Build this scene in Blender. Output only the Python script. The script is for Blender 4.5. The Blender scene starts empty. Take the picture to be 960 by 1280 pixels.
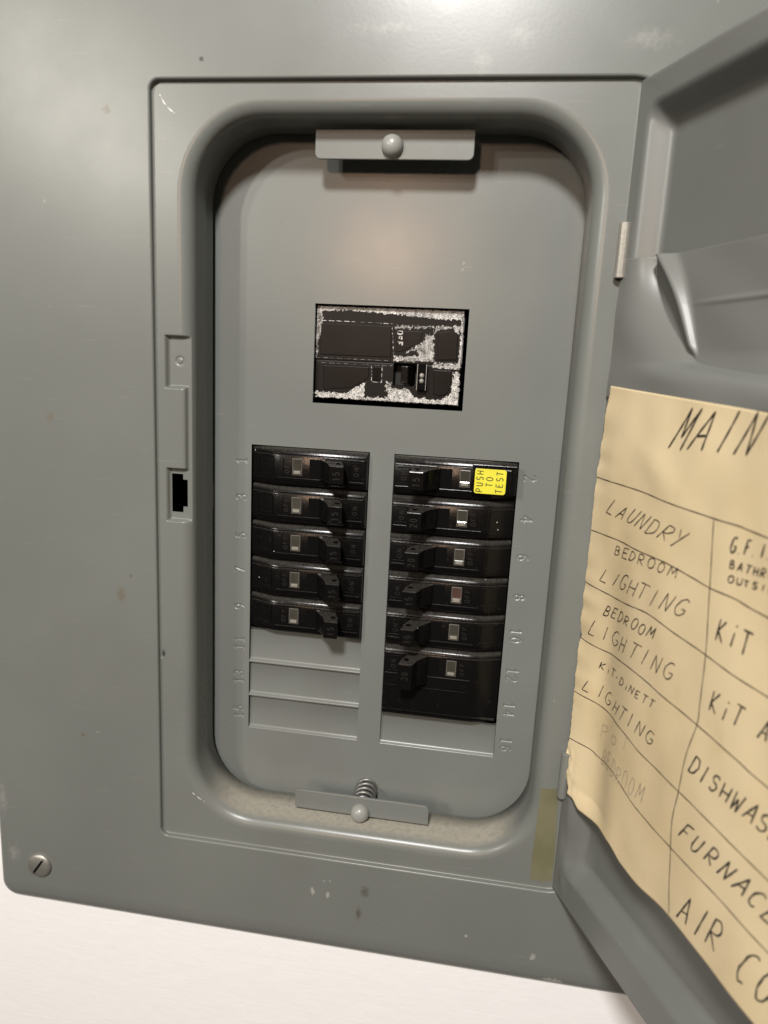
import bpy, bmesh, math, random
from mathutils import Vector, Matrix, noise as mnoise

random.seed(7)
S = 0.001                      # everything below is written in millimetres
scene = bpy.context.scene
COL = scene.collection

# ------------------------------------------------------------------ camera
cam_data = bpy.data.cameras.new('camera')
cam = bpy.data.objects.new('camera', cam_data)
COL.objects.link(cam)
cam_data.sensor_fit = 'VERTICAL'
cam_data.sensor_height = 36.0
cam_data.sensor_width = 27.0
cam_data.lens = 883.88 / 1280.0 * 36.0
cam_data.clip_start = 0.01
cam_data.clip_end = 50.0
fwd = Vector((-0.13733774, 0.96997251, -0.20072789)).normalized()
rgt = Vector((0.98745724, 0.15000662, 0.04925653)).normalized()
upv = rgt.cross(fwd).normalized()
cam.matrix_world = Matrix(((rgt.x, upv.x, -fwd.x, 51.707 * S),
                           (rgt.y, upv.y, -fwd.y, -334.553 * S),
                           (rgt.z, upv.z, -fwd.z, 40.469 * S),
                           (0, 0, 0, 1)))
cam_data.dof.use_dof = True
cam_data.dof.focus_distance = 0.335
cam_data.dof.aperture_fstop = 9.0
scene.camera = cam

# ------------------------------------------------------------------ ambient room light, lamps, exposure
world = bpy.data.worlds.new('World')
scene.world = world
world.use_nodes = True
bg = world.node_tree.nodes['Background']
bg.inputs['Color'].default_value = (1.0, 0.98, 0.95, 1)
bg.inputs['Strength'].default_value = 0.035


def lamp(name, loc, target, size, power, color):
    d = bpy.data.lights.new(name, 'AREA')
    d.shape = 'DISK'
    d.size = size
    d.energy = power
    d.color = color
    o = bpy.data.objects.new(name, d)
    COL.objects.link(o)
    o.location = Vector(loc)
    o.rotation_euler = (Vector(target) - Vector(loc)).to_track_quat('-Z', 'Y').to_euler()
    return o


lamp('ceiling_lamp', (-0.05, -1.0, 0.77), (0, 0, 0), 0.17, 20.0, (1.0, 0.98, 0.945))
lamp('warm_room_lamp', (-0.30, -2.0, 0.40), (0, 0, 0), 0.18, 6.0, (1.0, 0.66, 0.45))
lamp('bulb_lamp', (-1.36, -2.0, 0.86), (-0.1, 0, 0), 0.12, 12.5, (1.0, 0.94, 0.84))
lamp('bulb_lamp', (-1.12, -2.0, 0.64), (-0.1, 0, 0), 0.10, 8.5, (1.0, 0.94, 0.84))

scene.view_settings.view_transform = 'Standard'
scene.view_settings.look = 'None'
scene.view_settings.exposure = 0.0
scene.view_settings.gamma = 1.0
scene.view_settings.use_curve_mapping = False


# ------------------------------------------------------------------ materials
def new_mat(name):
    m = bpy.data.materials.new(name)
    m.use_nodes = True
    return m, m.node_tree.nodes, m.node_tree.links, m.node_tree.nodes['Principled BSDF']


class NT:
    def __init__(self, m):
        self.n = m.node_tree.nodes
        self.l = m.node_tree.links

    def node(self, t, **kw):
        x = self.n.new(t)
        for k, v in kw.items():
            setattr(x, k, v)
        return x

    def pos(self):
        return self.node('ShaderNodeNewGeometry').outputs['Position']

    def math(self, op, a, b=None, c=None, clamp=False):
        x = self.node('ShaderNodeMath', operation=op, use_clamp=clamp)
        for i, v in enumerate((a, b, c)):
            if v is None:
                continue
            if isinstance(v, (int, float)):
                x.inputs[i].default_value = v
            else:
                self.l.new(v, x.inputs[i])
        return x.outputs[0]

    def noise(self, scale, detail=3, rough=0.6, vec=None, distortion=0.0):
        x = self.node('ShaderNodeTexNoise')
        x.inputs['Scale'].default_value = scale
        x.inputs['Detail'].default_value = detail
        x.inputs['Roughness'].default_value = rough
        x.inputs['Distortion'].default_value = distortion
        self.l.new(vec if vec is not None else self.pos(), x.inputs['Vector'])
        return x.outputs['Fac']

    def stretch(self, sx, sy, sz, rot=(0, 0, 0)):
        x = self.node('ShaderNodeMapping')
        x.inputs['Scale'].default_value = (sx, sy, sz)
        x.inputs['Rotation'].default_value = rot
        self.l.new(self.pos(), x.inputs['Vector'])
        return x.outputs['Vector']

    def ramp(self, fac, a, b):
        x = self.node('ShaderNodeMapRange', interpolation_type='SMOOTHSTEP')
        x.inputs['From Min'].default_value = a
        x.inputs['From Max'].default_value = b
        self.l.new(fac, x.inputs['Value'])
        return x.outputs['Result']

    def mix(self, fac, a, b):
        x = self.node('ShaderNodeMix', data_type='RGBA')
        if isinstance(fac, (int, float)):
            x.inputs[0].default_value = fac
        else:
            self.l.new(fac, x.inputs[0])
        for sock, v in ((x.inputs[6], a), (x.inputs[7], b)):
            if isinstance(v, tuple):
                sock.default_value = (*v, 1)
            else:
                self.l.new(v, sock)
        return x.outputs[2]

    def spot(self, x, z, rx, rz, k=90.0, th=(0.35, 0.95)):
        """irregular stain centred at x,z (mm)"""
        v = self.node('ShaderNodeVectorMath', operation='SUBTRACT')
        self.l.new(self.pos(), v.inputs[0])
        v.inputs[1].default_value = (x * S, 0, z * S)
        m = self.node('ShaderNodeVectorMath', operation='MULTIPLY')
        self.l.new(v.outputs[0], m.inputs[0])
        m.inputs[1].default_value = (1 / (rx * S), 0, 1 / (rz * S))
        ln = self.node('ShaderNodeVectorMath', operation='LENGTH')
        self.l.new(m.outputs[0], ln.inputs[0])
        d = self.math('SUBTRACT', 1.0, ln.outputs['Value'], clamp=True)
        nz = self.noise(k * 10, 4, 0.7)
        return self.ramp(self.math('MULTIPLY', self.math('MULTIPLY', d, 2.0), nz), *th)

    def bump(self, height, strength, dist, normal=None):
        x = self.node('ShaderNodeBump')
        x.inputs['Strength'].default_value = strength
        x.inputs['Distance'].default_value = dist
        self.l.new(height, x.inputs['Height'])
        if normal is not None:
            self.l.new(normal, x.inputs['Normal'])
        return x.outputs['Normal']


def enamel(name, base, rough=0.36, dust=False, stains=(), chips=(), scuffs=(), specks=True, spec=0.38):
    m, n, l, p = new_mat(name)
    t = NT(m)
    big = t.noise(9, 3, 0.55)
    col = t.mix(t.ramp(big, 0.3, 0.7), tuple(c * 0.94 for c in base), tuple(min(1, c * 1.05) for c in base))
    if specks:
        # tiny light and dark flecks
        vo = t.node('ShaderNodeTexVoronoi')
        vo.inputs['Scale'].default_value = 95
        l.new(t.pos(), vo.inputs['Vector'])
        sel = t.noise(31, 2, 0.5)
        fleck = t.math('MULTIPLY', t.math('LESS_THAN', vo.outputs['Distance'], 0.07), t.math('GREATER_THAN', sel, 0.60))
        col = t.mix(t.math('MULTIPLY', fleck, 0.16), col, (0.55, 0.54, 0.50))
        vo2 = t.node('ShaderNodeTexVoronoi')
        vo2.inputs['Scale'].default_value = 60
        l.new(t.pos(), vo2.inputs['Vector'])
        dk = t.math('MULTIPLY', t.math('LESS_THAN', vo2.outputs['Distance'], 0.045), t.math('GREATER_THAN', t.noise(23, 2, 0.5), 0.62))
        col = t.mix(t.math('MULTIPLY', dk, 0.35), col, (0.05, 0.045, 0.035))
        # fine hairline scuffs
        sc = t.noise(60, 2, 0.5, t.stretch(1, 1, 14, (0, 0.5, 0)))
        col = t.mix(t.math('MULTIPLY', t.ramp(sc, 0.66, 0.80), 0.07), col, (0.5, 0.49, 0.46))
    if specks:
        sm = t.ramp(t.noise(5.5, 5, 0.62, None, 0.6), 0.52, 0.78)
        col = t.mix(t.math('MULTIPLY', sm, 0.22), col, (0.10, 0.092, 0.072))
        sm2 = t.ramp(t.noise(13, 5, 0.68), 0.50, 0.9)
        col = t.mix(t.math('MULTIPLY', sm2, 0.05), col, (0.32, 0.31, 0.28))
    for (x, z, rx, rz, c, a) in stains:
        col = t.mix(t.math('MULTIPLY', t.spot(x, z, rx, rz), a), col, c)
    metal = None
    for (x, z, rx, rz) in chips:
        s = t.spot(x, z, rx, rz, 120, (0.62, 0.72))
        metal = s if metal is None else t.math('MAXIMUM', metal, s)
    for (x, z, rx, rz) in scuffs:
        s = t.spot(x, z, rx, rz, 40, (0.35, 1.2))
        col = t.mix(t.math('MULTIPLY', s, 0.15), col, (0.62, 0.61, 0.58))
    if metal is not None:
        col = t.mix(t.math('MULTIPLY', metal, 0.55), col, (0.42, 0.40, 0.36))
    r = t.math('ADD', rough, t.math('MULTIPLY', t.math('SUBTRACT', t.noise(16, 4, 0.6), 0.5), 0.16))
    if dust:
        sep = t.node('ShaderNodeSeparateXYZ')
        l.new(t.node('ShaderNodeNewGeometry').outputs['Normal'], sep.inputs[0])
        sp_ = t.node('ShaderNodeSeparateXYZ')
        l.new(t.pos(), sp_.inputs[0])
        up = t.math('MULTIPLY', t.ramp(sep.outputs['Z'], 0.45, 0.95), t.ramp(sp_.outputs['Y'], -0.0265, -0.021))
        grain = t.ramp(t.noise(420, 4, 0.55), -0.2, 0.7)
        d = t.math('MULTIPLY', up, t.math('MULTIPLY', grain, 0.85))
        col = t.mix(d, col, (0.40, 0.365, 0.30))
        r = t.math('ADD', r, t.math('MULTIPLY', d, 0.45))
    l.new(col, p.inputs['Base Color'])
    l.new(r, p.inputs['Roughness'])
    p.inputs['Specular IOR Level'].default_value = spec
    nb = t.bump(t.noise(650, 2, 0.5), 0.05, 0.0002)
    nb = t.bump(t.noise(16, 2, 0.5), 0.09, 0.002, nb)
    l.new(nb, p.inputs['Normal'])
    return m


GREY = (0.155, 0.162, 0.149)
M = {}
M['trim'] = enamel('grey_enamel_cover', GREY, 0.30, dust=True,
                   stains=[(-117, -73, 5, 9, (0.13, 0.105, 0.065), 0.6), (8.7, -216, 5, 7, (0.06, 0.05, 0.04), 0.6),
                           (6, -229, 3, 8, (0.07, 0.055, 0.04), 0.7), (-76, 159.7, 2.4, 2.4, (0.03, 0.025, 0.02), 1.0),
                           (-118, 141, 4, 4, (0.11, 0.095, 0.065), 0.8), (-97, -102, 2, 4, (0.02, 0.02, 0.02), 1.0),
                           (-150, 10, 4, 6, (0.14, 0.12, 0.08), 0.6), (-140, -150, 3, 3, (0.12, 0.1, 0.07), 0.7)],
                   chips=[(103, -250, 14, 4), (-18, -220, 3, 5), (-10, -221, 3, 5), (93, -238, 4, 5), (60, -232, 2, 2)],
                   scuffs=[(38, 158, 8, 9), (24, 178, 14, 8), (52, 167, 12, 9), (-188, -193, 6, 22), (-183, -225, 8, 10),
                           (100, 165, 20, 8), (0, 170, 30, 6)])
M['deadfront'] = enamel('grey_enamel_dead_front', (0.160, 0.168, 0.158), 0.27)
M['door'] = enamel('grey_enamel_door', (0.138, 0.143, 0.134), 0.32)
M['sheet'] = enamel('grey_plastic_sheet', (0.150, 0.154, 0.143), 0.36, specks=False)


def simple(name, col, rough, metallic=0.0, spec=0.5, var=0.08, bump=0.0, bscale=300, coat=0.0):
    m, n, l, p = new_mat(name)
    t = NT(m)
    c = t.mix(t.ramp(t.noise(45, 4, 0.6), 0.3, 0.7), tuple(x * (1 - var) for x in col), tuple(min(1, x * (1 + var)) for x in col))
    l.new(c, p.inputs['Base Color'])
    l.new(t.math('ADD', rough, t.math('MULTIPLY', t.math('SUBTRACT', t.noise(120, 3, 0.6), 0.5), 0.15)), p.inputs['Roughness'])
    p.inputs['Metallic'].default_value = metallic
    p.inputs['Specular IOR Level'].default_value = spec
    p.inputs['Coat Weight'].default_value = coat
    if bump:
        l.new(t.bump(t.noise(bscale, 4, 0.6), bump, 0.0003), p.inputs['Normal'])
    return m


# breaker plastic: black, a bit dusty
def black_plastic(name='black_breaker_plastic'):
    m, n, l, p = new_mat(name)
    t = NT(m)
    dust = t.ramp(t.noise(260, 5, 0.7), 0.56, 0.80)
    col = t.mix(t.math('MULTIPLY', dust, 0.07), (0.0042, 0.0038, 0.0036), (0.12, 0.10, 0.085))
    vo = t.node('ShaderNodeTexVoronoi')
    vo.inputs['Scale'].default_value = 160
    l.new(t.pos(), vo.inputs['Vector'])
    fl = t.math('MULTIPLY', t.math('LESS_THAN', vo.outputs['Distance'], 0.05), t.math('GREATER_THAN', t.noise(60, 1), 0.56))
    col = t.mix(t.math('MULTIPLY', fl, 0.8), col, (0.5, 0.48, 0.44))
    l.new(col, p.inputs['Base Color'])
    sep = t.node('ShaderNodeSeparateXYZ')
    l.new(t.node('ShaderNodeNewGeometry').outputs['Normal'], sep.inputs[0])
    up = t.math('MULTIPLY', t.ramp(sep.outputs['Z'], 0.25, 0.8), t.ramp(t.noise(900, 3, 0.5), 0.0, 0.8))
    col2 = t.mix(t.math('MULTIPLY', up, 0.30), col, (0.15, 0.138, 0.122))
    l.new(col2, p.inputs['Base Color'])
    p.inputs['Specular IOR Level'].default_value = 0.24
    l.new(t.math('ADD', 0.20, t.math('MULTIPLY', dust, 0.25)), p.inputs['Roughness'])
    l.new(t.bump(t.noise(900, 3, 0.6), 0.15, 0.0002), p.inputs['Normal'])
    return m


M['black'] = black_plastic()
M['toggle'] = black_plastic('black_toggle_plastic')
M['emboss'] = simple('worn_black_lettering', (0.015, 0.0145, 0.0135), 0.5, spec=0.2)
M['void'] = simple('dark_enclosure_steel', (0.012, 0.012, 0.011), 0.7)
M['scratch'] = simple('bright_scratch', (0.55, 0.54, 0.50), 0.45)
M['slot'] = simple('black_slot', (0.002, 0.002, 0.002), 0.8, spec=0.08)
M['window'] = simple('pale_indicator_window', (0.045, 0.041, 0.032), 0.18, coat=0.5, var=0.2)
M['window_red'] = simple('reddish_indicator_window', (0.065, 0.036, 0.028), 0.18, coat=0.5, var=0.2)
M['flag'] = simple('pale_indicator_flag', (0.20, 0.188, 0.155), 0.55)
M['window_rim'] = simple('indicator_rim', (0.085, 0.08, 0.07), 0.3)
M['yellow'] = simple('yellow_sticker', (0.66, 0.61, 0.04), 0.45, var=0.06, bump=0.3, bscale=400)
M['ink'] = simple('black_marker_ink', (0.020, 0.017, 0.014), 0.55, var=0.4)
M['thinink'] = simple('pen_line_ink', (0.055, 0.042, 0.032), 0.6, var=0.4)
M['pencil'] = simple('faded_pencil', (0.36, 0.30, 0.21), 0.6, var=0.25)
M['stickerink'] = simple('printed_ink', (0.03, 0.03, 0.01), 0.5)
M['screw'] = simple('worn_steel_screw', (0.30, 0.29, 0.26), 0.48, metallic=0.7, var=0.2, bump=0.25, bscale=500)
M['knob'] = simple('grey_painted_screw', (0.27, 0.27, 0.25), 0.30, var=0.05)
M['spring'] = simple('spring_steel', (0.20, 0.20, 0.19), 0.35, metallic=0.6)
M['hinge'] = simple('pale_hinge_steel', (0.36, 0.34, 0.30), 0.42, metallic=0.45, var=0.2, bump=0.4, bscale=700)
M['hinge_dark'] = simple('dark_hinge_edge', (0.08, 0.075, 0.065), 0.5)
M['hinge_grey'] = enamel('grey_enamel_hinge', (0.16, 0.165, 0.15), 0.4)


def tape_mat():
    m, n, l, p = new_mat('olive_tape')
    t = NT(m)
    c = t.mix(t.ramp(t.noise(60, 4, 0.6), 0.3, 0.7), (0.135, 0.128, 0.072), (0.165, 0.156, 0.096))
    l.new(c, p.inputs['Base Color'])
    p.inputs['Roughness'].default_value = 0.42
    return m


M['tape'] = tape_mat()


def paper_mat():
    m, n, l, p = new_mat('manila_card')
    t = NT(m)
    c = t.mix(t.ramp(t.noise(14, 4, 0.6), 0.3, 0.7), (0.615, 0.49, 0.29), (0.69, 0.565, 0.36))
    c = t.mix(t.math('MULTIPLY', t.ramp(t.noise(50, 5, 0.7), 0.55, 0.8), 0.25), c, (0.50, 0.385, 0.19))
    l.new(c, p.inputs['Base Color'])
    p.inputs['Roughness'].default_value = 0.62
    p.inputs['Specular IOR Level'].default_value = 0.35
    nb = t.bump(t.noise(500, 4, 0.6), 0.15, 0.0002)
    l.new(nb, p.inputs['Normal'])
    return m


M['paper'] = paper_mat()


def wall_mat():
    m, n, l, p = new_mat('white_brushed_wall_paint')
    t = NT(m)
    brush = t.noise(40, 4, 0.6, t.stretch(1, 1, 16, (0, 0.05, 0)))
    c = t.mix(brush, (0.83, 0.822, 0.82), (0.87, 0.865, 0.862))
    l.new(c, p.inputs['Base Color'])
    p.inputs['Roughness'].default_value = 0.5
    nb = t.bump(brush, 0.14, 0.0006)
    nb = t.bump(t.noise(60, 3, 0.6), 0.4, 0.0008, nb)
    l.new(nb, p.inputs['Normal'])
    return m


M['wall'] = wall_mat()


def main_breaker_mat():
    """black plastic with camera sparkle painted into its colour (mask from the mesh)"""
    m, n, l, p = new_mat('sparkly_black_plastic')
    t = NT(m)
    at = t.node('ShaderNodeAttribute', attribute_name='sparkle')
    sp = t.noise(2700, 4, 0.95)
    sp = t.math('ADD', sp, t.math('MULTIPLY', t.math('SUBTRACT', t.noise(380, 3, 0.7), 0.5), 0.22))
    v = t.math('ADD', sp, t.math('MULTIPLY', t.math('SUBTRACT', at.outputs['Fac'], 0.94), 0.62))
    w = t.ramp(v, 0.50, 0.56)
    w = t.math('MULTIPLY', w, t.math('GREATER_THAN', at.outputs['Fac'], 0.12))
    col = t.mix(w, (0.008, 0.006, 0.005), (0.82, 0.79, 0.75))  # bright camera sparkle painted in as white over the black
    l.new(col, p.inputs['Base Color'])
    l.new(t.math('ADD', 0.42, t.math('MULTIPLY', w, 0.3)), p.inputs['Roughness'])
    p.inputs['Specular IOR Level'].default_value = 0.17
    return m


M['sparkly'] = main_breaker_mat()
M['brownblack'] = simple('brown_black_plastic', (0.007, 0.0054, 0.0047), 0.34, var=0.15, spec=0.17)


# ------------------------------------------------------------------ mesh helpers
def link(name, bm, mat, parent=None, smooth=False, bevel=0.0, recalc=True, segs=2):
    """bm in mm and world coordinates relative to the parent chain's origin"""
    if recalc:
        bmesh.ops.recalc_face_normals(bm, faces=bm.faces)
    bmesh.ops.scale(bm, vec=(S, S, S), verts=bm.verts)
    me = bpy.data.meshes.new(name)
    bm.to_mesh(me)
    bm.free()
    if smooth:
        for f in me.polygons:
            f.use_smooth = True
    me.materials.append(M[mat] if isinstance(mat, str) else mat)
    o = bpy.data.objects.new(name, me)
    COL.objects.link(o)
    if parent is not None:
        o.parent = parent
    if bevel:
        b = o.modifiers.new('bevel', 'BEVEL')
        b.width = bevel * S
        b.segments = segs
        b.limit_method = 'ANGLE'
        b.angle_limit = math.radians(35)
    return o


def tiny(o):
    o['kind'] = 'stuff'
    return o


def thing(name, label, cat, loc, group=None):
    o = bpy.data.objects.new(name, None)
    COL.objects.link(o)
    o.location = [c * S for c in loc]
    o.empty_display_size = 0.01
    tag(o, label, cat, group)
    return o


def tag(o, label, cat, group=None):
    o['label'] = label
    o['category'] = cat
    if group:
        o['group'] = group


def box(bm, x0, x1, y0, y1, z0, z1):
    vs = [bm.verts.new((x, y, z)) for x in (x0, x1) for y in (y0, y1) for z in (z0, z1)]
    for idx in ((0, 1, 3, 2), (4, 6, 7, 5), (0, 4, 5, 1), (2, 3, 7, 6), (0, 2, 6, 4), (1, 5, 7, 3)):
        bm.faces.new([vs[i] for i in idx])
    return vs


def prism(bm, pts0, pts1):
    """two matching polygons (lists of 3D) joined by sides"""
    a = [bm.verts.new(p) for p in pts0]
    b = [bm.verts.new(p) for p in pts1]
    n = len(a)
    bm.faces.new(a)
    bm.faces.new(b[::-1])
    for i in range(n):
        bm.faces.new((a[i], b[i], b[(i + 1) % n], a[(i + 1) % n]))


def lathe(bm, c, prof, n=28, axis='y'):
    """revolve profile [(radius, along)] round the -y axis at c"""
    rings = []
    for r, h in prof:
        if r < 1e-6:
            rings.append([bm.verts.new((c[0], c[1] - h, c[2]))])
        else:
            rings.append([bm.verts.new((c[0] + r * math.cos(2 * math.pi * i / n), c[1] - h, c[2] + r * math.sin(2 * math.pi * i / n))) for i in range(n)])
    for a, b in zip(rings, rings[1:]):
        for i in range(n):
            j = (i + 1) % n
            if len(b) == 1:
                bm.faces.new((a[i], a[j], b[0]))
            elif len(a) == 1:
                bm.faces.new((a[0], b[j], b[i]))
            else:
                bm.faces.new((a[i], a[j], b[j], b[i]))


def tube(bm, pts, r, n=8):
    pts = [Vector(p) for p in pts]
    rings = []
    for i, p in enumerate(pts):
        d = (pts[min(i + 1, len(pts) - 1)] - pts[max(i - 1, 0)]).normalized()
        a = d.orthogonal().normalized() if i == 0 else (prev - d * prev.dot(d)).normalized()
        prev = a
        b = d.cross(a)
        rings.append([bm.verts.new(p + r * (math.cos(2 * math.pi * k / n) * a + math.sin(2 * math.pi * k / n) * b)) for k in range(n)])
    for q, w in zip(rings, rings[1:]):
        for k in range(n):
            bm.faces.new((q[k], q[(k + 1) % n], w[(k + 1) % n], w[k]))
    bm.faces.new(rings[0][::-1])
    bm.faces.new(rings[-1])


def ss(a, b, x):
    t = max(0.0, min(1.0, (x - a) / (b - a)))
    return t * t * (3 - 2 * t)


# stroke lettering: polylines in a unit box, y up
def arc(cx, cy, rx, ry, a0, a1, n=9):
    return [(cx + rx * math.cos(math.radians(a0 + (a1 - a0) * i / n)), cy + ry * math.sin(math.radians(a0 + (a1 - a0) * i / n))) for i in range(n + 1)]


FONT = {
    'A': [[(0, 0), (.45, 1), (.8, 0)], [(.14, .35), (.7, .38)]],
    'B': [[(.05, 0), (.08, 1)], [(.05, 1)] + arc(.3, .76, .32, .24, 90, -90, 6) + [(.1, .52)], [(.1, .52)] + arc(.34, .26, .36, .26, 90, -90, 6) + [(.03, 0)]],
    'C': [arc(.42, .5, .40, .5, 55, 300, 12)],
    'D': [[(.05, 0), (.08, 1)], [(.0, 1)] + arc(.2, .5, .55, .5, 88, -88, 10) + [(0, 0)]],
    'E': [[(.7, 1), (.08, 1), (.04, 0), (.7, .02)], [(.06, .52), (.55, .54)]],
    'F': [[(.75, 1), (.1, .98), (.04, 0)], [(.07, .52), (.55, .55)]],
    'G': [arc(.42, .5, .40, .5, 50, 330, 13) + [(.78, .42), (.45, .42)]],
    'H': [[(.05, 0), (.08, 1)], [(.68, 0), (.72, 1)], [(.06, .5), (.7, .52)]],
    'I': [[(.35, 0), (.42, 1)]],
    'i': [[(.35, 0), (.38, .62)], [(.39, .86), (.41, .94)]],
    'K': [[(.05, 0), (.08, 1)], [(.68, 1), (.08, .45), (.7, 0)]],
    'L': [[(.12, 1), (.04, .02), (.68, 0)]],
    'M': [[(0, 0), (.16, 1), (.42, .3), (.72, 1), (.82, 0)]],
    'N': [[(.02, 0), (.1, 1), (.66, 0), (.74, 1)]],
    'O': [arc(.4, .5, .36, .5, 100, 460, 14)],
    'o': [arc(.36, .34, .28, .34, 100, 460, 12)],
    'P': [[(.05, 0), (.08, 1)], [(.05, 1)] + arc(.34, .73, .36, .27, 90, -90, 7) + [(.08, .46)]],
    'R': [[(.05, 0), (.08, 1)], [(.05, 1)] + arc(.34, .74, .34, .26, 90, -90, 7) + [(.1, .48), (.72, 0)]],
    'S': [[(.68, .86)] + arc(.40, .75, .30, .25, 40, 250, 8) + arc(.38, .25, .32, .27, 70, -150, 8)],
    'T': [[(.0, 1), (.8, .98)], [(.4, .98), (.36, 0)]],
    'U': [[(.05, 1), (.06, .35)] + arc(.36, .32, .30, .32, 180, 360, 8) + [(.68, 1)]],
    'W': [[(0, 1), (.2, 0), (.42, .7), (.62, 0), (.86, 1)]],
    'Y': [[(.02, 1), (.36, .5)], [(.76, 1), (.2, -.15)]],
    '.': [[(.2, 0), (.26, .05)]],
    '-': [[(.15, .45), (.55, .46)]],
    ' ': [],
    '0': [arc(.36, .5, .30, .5, 90, 450, 14)],
    '1': [[(.14, .78), (.4, 1), (.4, 0)], [(.2, 0), (.6, 0)]],
    '2': [arc(.36, .74, .30, .26, 165, -35, 9) + [(.05, 0), (.7, 0)]],
    '3': [arc(.34, .75, .30, .25, 160, -80, 9), arc(.34, .26, .34, .27, 85, -160, 9)],
    '4': [[(.55, 0), (.55, 1), (.03, .3), (.74, .3)]],
    '5': [[(.62, 1), (.14, 1), (.1, .56)] + arc(.35, .32, .32, .31, 120, -150, 10)],
    '6': [[(.6, .96)] + arc(.42, .34, .34, .62, 110, 180, 5) + arc(.38, .3, .30, .30, 180, 540, 12)],
    '7': [[(.03, 1), (.7, 1), (.46, .5), (.3, 0)]],
    '8': [arc(.37, .75, .26, .25, -90, 270, 12), arc(.37, .26, .32, .26, 90, 450, 12)],
    '9': [arc(.36, .7, .30, .30, 0, 360, 12) + arc(.3, .66, .36, .66, 0, -75, 5)],
}


def resample(pl, step):
    out = [Vector((pl[0][0], pl[0][1]))]
    for a, b in zip(pl, pl[1:]):
        a, b = Vector((a[0], a[1])), Vector((b[0], b[1]))
        k = max(1, int(math.ceil((b - a).length / step)))
        for i in range(1, k + 1):
            out.append(a.lerp(b, i / k))
    return out


def ribbon(bm, pl, width, surf, step=2.0, h0=0.0, h1=0.0, vary=0.0):
    """strip along a 2D polyline (mm), laid on surf(a, b, h) -> 3D; h1 raises its centre (embossing)"""
    p = resample(pl, step)
    rows = []
    ph = random.uniform(0, 6.28) if vary else 0.0
    for i, c in enumerate(p):
        d = p[min(i + 1, len(p) - 1)] - p[max(i - 1, 0)]
        if d.length < 1e-9:
            d = Vector((1, 0))
        d.normalize()
        nrm = Vector((-d.y, d.x))
        w = width * 0.5 * (1 + vary * random.uniform(-1, 1) + 2.2 * vary * math.sin(i * 0.55 + ph))
        if i in (0, len(p) - 1):
            w *= 0.7
        a, b = c + nrm * w, c - nrm * w
        if h1:
            rows.append([bm.verts.new(surf(a.x, a.y, h0)), bm.verts.new(surf(c.x, c.y, h1)), bm.verts.new(surf(b.x, b.y, h0))])
        else:
            rows.append([bm.verts.new(surf(a.x, a.y, h0)), bm.verts.new(surf(b.x, b.y, h0))])
    for q, w in zip(rows, rows[1:]):
        for k in range(len(q) - 1):
            bm.faces.new((q[k], w[k], w[k + 1], q[k + 1]))
    if h1:
        bm.faces.new(rows[0])
        bm.faces.new(rows[-1])


def word_strokes(text, o, adv, up, jitter=0.0, cw=0.82):
    """handwriting as polylines in mm: origin o, advance per letter, up vector"""
    res = []
    o, adv, up = Vector(o), Vector(adv), Vector(up)
    for i, ch in enumerate(text):
        base = o + adv * i + up * random.uniform(-jitter, jitter) + adv * random.uniform(-jitter, jitter)
        k = 1 + 1.6 * random.uniform(-jitter, jitter)
        sh = 1.8 * random.uniform(-jitter, jitter)
        wv = 1 + 1.5 * random.uniform(-jitter, jitter)
        for pl in FONT[ch]:
            j = [(random.uniform(-jitter, jitter) * .45, random.uniform(-jitter, jitter) * .45) for _ in pl]
            res.append([tuple(base + adv * ((x * wv + sh * y + jx) * cw) + up * (y * k + jy)) for (x, y), (jx, jy) in zip(pl, j)])
    return res


# ------------------------------------------------------------------ the wall round the panel
TB, TL, TR, TT = -253.4, -192.9, 193.0, 215.0        # cover outline
WY = -26.0
bm = bmesh.new()


def quad(bm, pts):
    return bm.faces.new([bm.verts.new(p) for p in pts])


ix0, ix1, iz0, iz1 = TL + 10, TR - 10, TB + 10, TT - 10
X0, X1, Z0, Z1 = -700, 700, -700, 700
for (a, b, c, d) in ((X0, X1, Z0, iz0), (X0, X1, iz1, Z1), (X0, ix0, iz0, iz1), (ix1, X1, iz0, iz1)):
    quad(bm, [(a, WY, c), (b, WY, c), (b, WY, d), (a, WY, d)])
bmesh.ops.remove_doubles(bm, verts=bm.verts, dist=0.01)
wall = link('wall', bm, 'wall')
wall['kind'] = 'structure'

# ------------------------------------------------------------------ the panel: cover, dead front, door
panel = thing('electrical_panel', 'grey steel breaker panel with its door swung open to the right', 'breaker panel', (0, 0, 0))

# enclosure behind
bm = bmesh.new()
box(bm, ix0 + 1, ix1 - 1, -25, 90, iz0 + 1, iz1 - 1)
bm.faces.ensure_lookup_table()
for f in list(bm.faces):
    if all(v.co.y < -20 for v in f.verts):
        bm.faces.remove(f)
link('enclosure', bm, 'void', panel)

# cover trim as nested rounded loops
ZS = [100, 55, 6, -42, -100, -150]
XS = [-45, 0, 45]


def rrect(x0, x1, z0, z1, r, y, nc=12):
    pts = []

    def corner(cx, cz, a0):
        for i in range(nc + 1):
            a = math.radians(a0 + 90.0 * i / nc)
            pts.append((cx + r * math.cos(a), y, cz + r * math.sin(a)))
    corner(x1 - r, z1 - r, 0)
    for x in reversed(XS):
        pts.append((x, y, z1))
    corner(x0 + r, z1 - r, 90)
    for z in ZS:
        pts.append((x0, y, z))
    corner(x0 + r, z0 + r, 180)
    for x in XS:
        pts.append((x, y, z0))
    corner(x1 - r, z0 + r, 270)
    for z in reversed(ZS):
        pts.append((x1, y, z))
    return pts


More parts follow.
